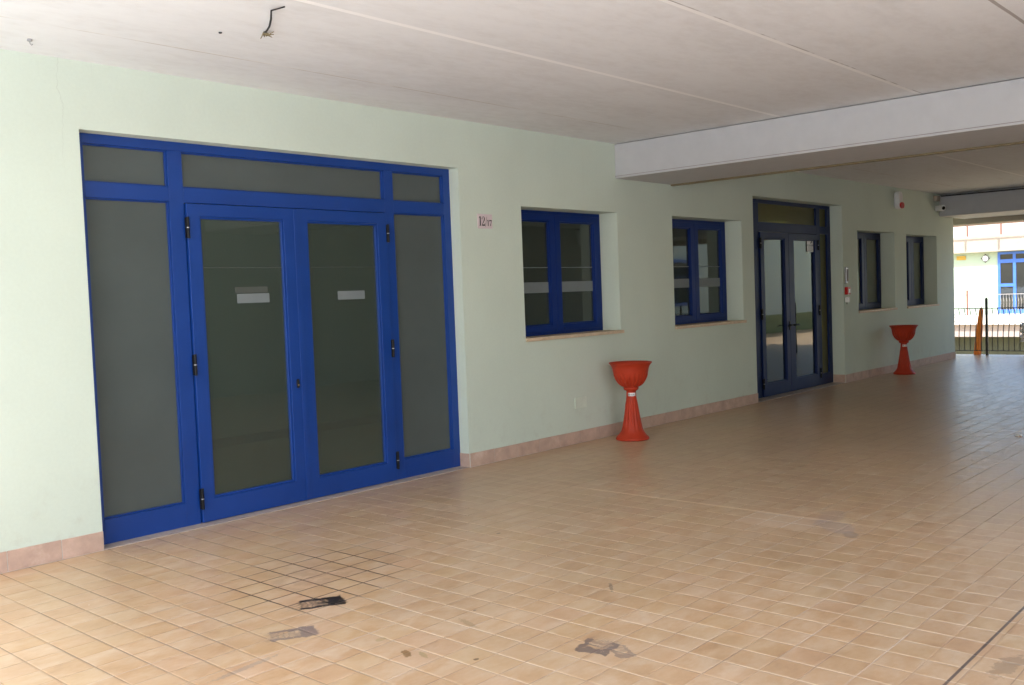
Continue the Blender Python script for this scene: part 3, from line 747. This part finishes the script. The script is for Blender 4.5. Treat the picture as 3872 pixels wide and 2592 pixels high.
# ------------------------------------------------------------------ planters
K = 0.000725
def lathe(prof, seg=160, flute=None, close_bottom=True):
    """prof: list of (r, z); flute(k, z) -> (amp, count)"""
    v = []; f_ = []
    for (r, z, amp) in prof:
        for j in range(seg):
            a = 2 * math.pi * j / seg
            m_ = 1.0
            if amp:
                cyc = math.cos(a * 24) if amp > 0 else math.cos(a * 13)
                m_ = 1 + abs(amp) * 1.5 * (cyc if cyc < 0 else cyc * 0.35)
            v.append((r * m_ * math.cos(a), r * m_ * math.sin(a), z))
    for k in range(len(prof) - 1):
        for j in range(seg):
            a = k * seg + j; b_ = k * seg + (j + 1) % seg
            f_.append((a, b_, b_ + seg, a + seg))
    mb = MB(); mb.v = v; mb.f = f_; return mb
def zc(y): return (1440 - y) * K * 1.0
def make_planter(label):
    t_ = thing('urn_planter', label, 'planter', group='orange urn planters by the wall')
    raw = [(72, 716, 0), (104, 700, 0), (112, 682, 0), (112, 668, 0), (104, 662, 0), (122, 652, 0.0), (150, 638, 0.03), (178, 612, .055), (202, 580, .065), (224, 540, .065), (238, 505, .06), (248, 475, .045), (254, 455, .012), (258, 440, 0), (262, 425, 0),
           (266, 395, 0), (276, 360, 0), (290, 335, 0), (308, 312, 0), (320, 300, 0), (322, 294, 0), (318, 291, 0), (300, 302, 0), (282, 325, 0), (268, 350, 0), (258, 385, 0), (252, 430, 0), (240, 490, 0), (216, 550, 0), (180, 600, 0), (130, 640, 0), (60, 655, 0), (2, 656, 0)]
    lathe([(r * K, zc(y), a) for r, y, a in raw]).build('bowl', M['orange'], t_, smooth=True)
    st_ = [(2, 1405, 0), (228, 1425, 0), (240, 1440, 0), (247, 1434, 0), (249, 1422, 0), (243, 1410, 0), (232, 1396, 0), (222, 1390, 0), (219, 1382, 0), (205, 1370, 0), (186, 1345, 0), (170, 1318, 0), (158, 1290, -.01), (150, 1262, -.03), (138, 1210, -.045), (126, 1150, -.05), (115, 1080, -.05), (103, 1000, -.05), (92, 920, -.045), (86, 880, -.03), (82, 855, -.008), (79, 835, 0), (75, 800, 0), (71, 740, 0), (70, 716, 0), (60, 712, 0)]
    lathe([(r * K, zc(y), a) for r, y, a in st_]).build('pedestal', M['orange'], t_, smooth=True)
    a0 = math.atan2(-0.669, -0.742)
    r = 74.5 * K; b = MB(); n = 10
    for k in range(n):
        a1 = a0 - 0.82 + 1.64 * k / n; a2 = a0 - 0.82 + 1.64 * (k + 1) / n
        b.quad((r * math.cos(a1), r * math.sin(a1), zc(792)), (r * math.cos(a2), r * math.sin(a2), zc(792)), (r * math.cos(a2), r * math.sin(a2), zc(742)), (r * math.cos(a1), r * math.sin(a1), zc(742)))
    b.build('sticker', M['white'], t_)
    r = 75.3 * K; b = MB()
    for (u0, u1, v0, v1) in ((-.72, -.45, 750, 780), (-.35, .05, 762, 768), (.12, .5, 764, 772), (-.3, .6, 776, 780)):
        for k in range(4):
            a1 = a0 + u0 + (u1 - u0) * k / 4; a2 = a0 + u0 + (u1 - u0) * (k + 1) / 4
            b.quad((r * math.cos(a1), r * math.sin(a1), zc(v1)), (r * math.cos(a2), r * math.sin(a2), zc(v1)), (r * math.cos(a2), r * math.sin(a2), zc(v0)), (r * math.cos(a1), r * math.sin(a1), zc(v0)))
    b.build('sticker_print', M['inkgrey'], t_)
    return t_
p1 = make_planter('nearer orange urn planter on a fluted pedestal, between the two near windows')
p1.location = (8.52, -0.355, 0.001)
p2 = p1.copy(); COL.objects.link(p2)
for ch in list(p1.children):
    c_ = ch.copy(); COL.objects.link(c_); c_.parent = p2
p2['label'] = 'farther orange urn planter under the far windows, by the open end'
p2.location = (16.70, -0.30, 0.001); p2.rotation_euler = (0, 0, 0.0)

# crumpled white paper on the floor
b = MB(); bm = bmesh.new(); bmesh.ops.create_icosphere(bm, subdivisions=2, radius=0.035)
for v_ in bm.verts: v_.co *= random.uniform(0.7, 1.15); v_.co.z = abs(v_.co.z * 0.6) 
me = bpy.data.meshes.new('paper_scrap'); bm.to_mesh(me); bm.free(); me.materials.append(M['white'])
o = bpy.data.objects.new('paper_scrap', me); COL.objects.link(o); o.location = (10.5, -3.66, 0.001)
tag(o, 'small crumpled scrap of white paper lying on the tiled floor', 'litter')

# ------------------------------------------------------------------ railing at the open end
RX = 21.2
def bellied(b, y, x0=RX, z0=0.10, z1=0.966, r=0.0085, sgn=1, amp=1.0):
    pts = []
    for k in range(15):
        q = k / 14; z = z0 + (z1 - z0) * q
        if q < 0.38: o_ = 0
        else:
            s_ = (q - 0.38) / 0.62
            o_ = 0.075 * math.sin(math.pi * s_) * (1.3 - 0.6 * s_) - 0.03 * math.sin(2 * math.pi * s_) 
        pts.append((x0 - o_ * 0.9, y - o_ * 0.55, z))
    b.tube(pts, r, 6)
def rail_section(parent, ya, yb):
    """between posts: rails plus separate bellied balusters"""
    MB().box(RX - 0.012, RX + 0.012, yb, ya, 0.958, 0.976).build('rail', M['iron'], parent)
    MB().box(RX - 0.010, RX + 0.010, yb, ya, 0.088, 0.102).build('rail', M['iron'], parent)
posts = [0.62, -0.355, -1.9, -3.4, -4.9, -6.4, -7.9, -9.4]
rl = thing('iron_railing', 'black wrought iron railing with bellied balusters at the open end of the floor', 'railing')
for k, yp in enumerate(posts):
    MB().box(RX - 0.022, RX + 0.022, yp - 0.022, yp + 0.022, 0.0, 1.16).tube([(RX, yp, 1.16), (RX, yp, 1.19)], [0.03, 0.004], 4).build('post', M['iron'], rl)
    if k < len(posts) - 1 and k not in (2, 3):
        rail_section(rl, yp - 0.022, posts[k + 1] + 0.022)
        n = max(2, round((yp - posts[k + 1]) / 0.103))
        for j in range(1, n):
            b = MB(); bellied(b, yp + (posts[k + 1] - yp) * j / n); b.build('baluster', M['iron'], rl)
og = thing('folded_parasol', 'folded orange cloth bundle standing behind the black railing post', 'parasol', (21.34, -0.12, 0.0))
b = MB(); n = 14; prof = [(0.062, 0.0), (0.066, 0.05), (0.060, 0.25), (0.054, 0.5), (0.046, 0.75), (0.036, 0.93), (0.012, 0.98)]
seg = 40
for (r, z) in prof:
    for j in range(seg):
        a = 2 * math.pi * j / seg; m_ = 1 + 0.16 * math.cos(5 * a + z * 2)
        b.v.append((r * m_ * math.cos(a), r * m_ * math.sin(a) - 0.10 * z, z))
for k in range(len(prof) - 1):
    for j in range(seg):
        a = k * seg + j; c_ = k * seg + (j + 1) % seg; b.f.append((a, c_, c_ + seg, a + seg))
b.build('cloth', M['orange_cloth'], og, smooth=True)
MB().tube([(0, 0.0, 0.0), (0, -0.11, 1.02)], 0.008, 8).build('pole', M['iron'], og)
# white sheeting tied to the railing at the right edge
b = MB(); nz, ny = 12, 16
for i in range(nz + 1):
    for j in range(ny + 1):
        z = 0.27 + 0.40 * i / nz; y = -0.98 - 0.50 * j / ny
        b.v.append((RX + 0.05 + 0.035 * math.sin(i * 1.7 + j * 0.4) + random.uniform(-.012, .012), y + 0.02 * math.sin(i * 2.1), z))
for i in range(nz):
    for j in range(ny):
        a = i * (ny + 1) + j; b.f.append((a, a + 1, a + ny + 2, a + ny + 1))
o = b.build('plastic_sheet', M['white']); tag(o, 'crumpled white plastic sheet behind the railing at the right edge', 'sheet')
sm = o.modifiers.new('thick', 'SOLIDIFY'); sm.thickness = 0.004

# ------------------------------------------------------------------ building across the courtyard
fb = thing('courtyard_building', 'pale green building with a blue glazed door and balcony across the courtyard', 'building', (46, 0, 0))
MB().box(0, 6, -45, 22, -3.2, 3.40).build('wall', M['facade'], fb)
MB().box(-0.4, 5.5, -45, 22, 2.72, 3.42).build('roof_slab', M['cream'], fb)
MB().box(-1.2, -0.003, -45, 22, -0.44, -0.06).build('balcony_slab', M['white_paint'], fb)
MB().box(-1.0, -0.003, -45, 22, -0.99, -0.442).build('balcony_fascia', M['fascia'], fb)
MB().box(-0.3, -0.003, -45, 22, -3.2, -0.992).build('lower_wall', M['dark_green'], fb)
def ext_door(y1):
    """y1 = left jamb (greatest y)"""
    dd = MB(); xa, xb = -0.06, -0.002
    dd.box(xa, xb, y1 - 0.10, y1, -0.05, 2.68).box(xa, xb, y1 - 0.73, y1 - 0.61, -0.05, 2.68)
    dd.box(xa, xb, y1 - 3.2, y1 - 3.1, -0.05, 2.68).box(xa, xb, y1 - 2.6, y1 - 2.48, -0.05, 2.68)
    for z0, z1 in ((2.58, 2.68), (2.20, 2.36), (-0.05, 0.16)):
        for a, c_ in ((y1 - 0.61, y1 - 0.10), (y1 - 2.48, y1 - 0.73), (y1 - 3.1, y1 - 2.6)): dd.box(xa, xb, a, c_, z0, z1)
    dd.box(xa, xb, y1 - 0.61, y1 - 0.10, 1.16, 1.30)
    f_ = dd.build('door_frame', M['blue_ext'], fb)
    for a, c_, z0, z1 in ((y1 - .61, y1 - .10, 2.36, 2.58), (y1 - 2.48, y1 - .73, 2.36, 2.58), (y1 - .61, y1 - .10, 1.30, 2.20), (y1 - .61, y1 - .10, .16, 1.16), (y1 - 2.48, y1 - .73, .16, 2.20), (y1 - 3.1, y1 - 2.6, .16, 2.58)):
        MB().box(-0.03, -0.022, a, c_, z0, z1).build('pane', M['ext_glass'], f_)
for y1 in (6.14, -8.0, -19.0): ext_door(y1)
MB().box(-0.03, -0.003, 7.475, 7.867, 2.42, 2.595).build('yellow_sign', M['yellow'], fb)
b = MB(); b.poly([(0, -0.195), (0.185, 0), (0, 0.195), (-0.185, 0)], 0, 0.02)
o = b.build('diamond_sign', M['ink'], fb, loc=(-0.04, 6.652, 2.44)); o.rotation_euler = (0, 0, R(-90))
b = MB(); b.poly([(0.12 * math.cos(a * math.pi / 12), 0.125 * math.sin(a * math.pi / 12)) for a in range(24)], -0.006, 0.005)
c_ = b.build('sign_disc', M['white'], o)
# balcony railing of that building
br = thing('balcony_railing', 'thin grey railing along the balcony of the building across the courtyard', 'railing', (44.95, 0, -0.06))
MB().box(-0.012, 0.012, -45, 22, 0.895, 0.925).build('rail', M['rail_far'], br)
MB().box(-0.01, 0.01, -45, 22, 0.06, 0.08).build('rail', M['rail_far'], br)
b = MB(); y = 9.0; cnt = 0
while y > 3.0:
    bb = MB(); bb.tube([(0, y, 0.08), (-0.0, y, 0.35), (-0.06, y - 0.03, 0.5), (-0.05, y - 0.03, 0.62), (0, y, 0.78), (0, y, 0.90)], 0.008, 5); bb.build('baluster', M['rail_far'], br); y -= 0.115
rest = MB(); y = 2.9
while y > -30:
    rest.tube([(0, y, 0.08), (0, y, 0.90)], 0.008, 4); y -= 0.12
tag(rest.build('baluster', M['rail_far'], br), kind='stuff')
o = MB().box(-0.03, 0.03, -0.03, 0.03, -0.30, 1.03).tube([(0, 0, 1.03), (0, 0, 1.07)], [0.05, 0.01], 4).build('post', M['wood'], loc=(44.85, 7.1, 0.0))
tag(o, 'worn brown post standing at the far balcony edge', 'post')
# roof terrace railing
tr_ = thing('roof_railing', 'thin railing above the flat roof of the building across the courtyard', 'railing', (45.2, 0, 3.42))
MB().box(-0.02, 0.02, -45, 22, 0.46, 0.49).build('rail', M['wood'], tr_)
for k in range(10):
    MB().box(-0.03, 0.03, 0, 0.06, 0, 0.46).build('post', M['wood'], tr_, loc=(0, 8.50 - k * 1.37, 0))

# dark planting in the lower yard
b = MB()
rnd = random.Random(3)
for k in range(1500):
    x = 41 + rnd.uniform(-1.0, 1.0); y = rnd.uniform(-6, 12); z = -3.2 + 1.0 * rnd.random() ** 0.6 * (0.75 + 0.25 * math.sin(y * 1.3) )
    a = rnd.uniform(0, 6.28); s_ = rnd.uniform(0.06, 0.14); dx, dy = math.cos(a) * s_, math.sin(a) * s_; t__ = rnd.uniform(-.7, .7) * s_
    b.quad((x - dx, y - dy, z - t__), (x + dy * .6, y - dx * .6, z), (x + dx, y + dy, z + t__), (x - dy * .6, y + dx * .6, z + .02))
o = b.build('hedge', M['leaf']); tag(o, 'low dark hedge in the yard below the far balcony', 'hedge')
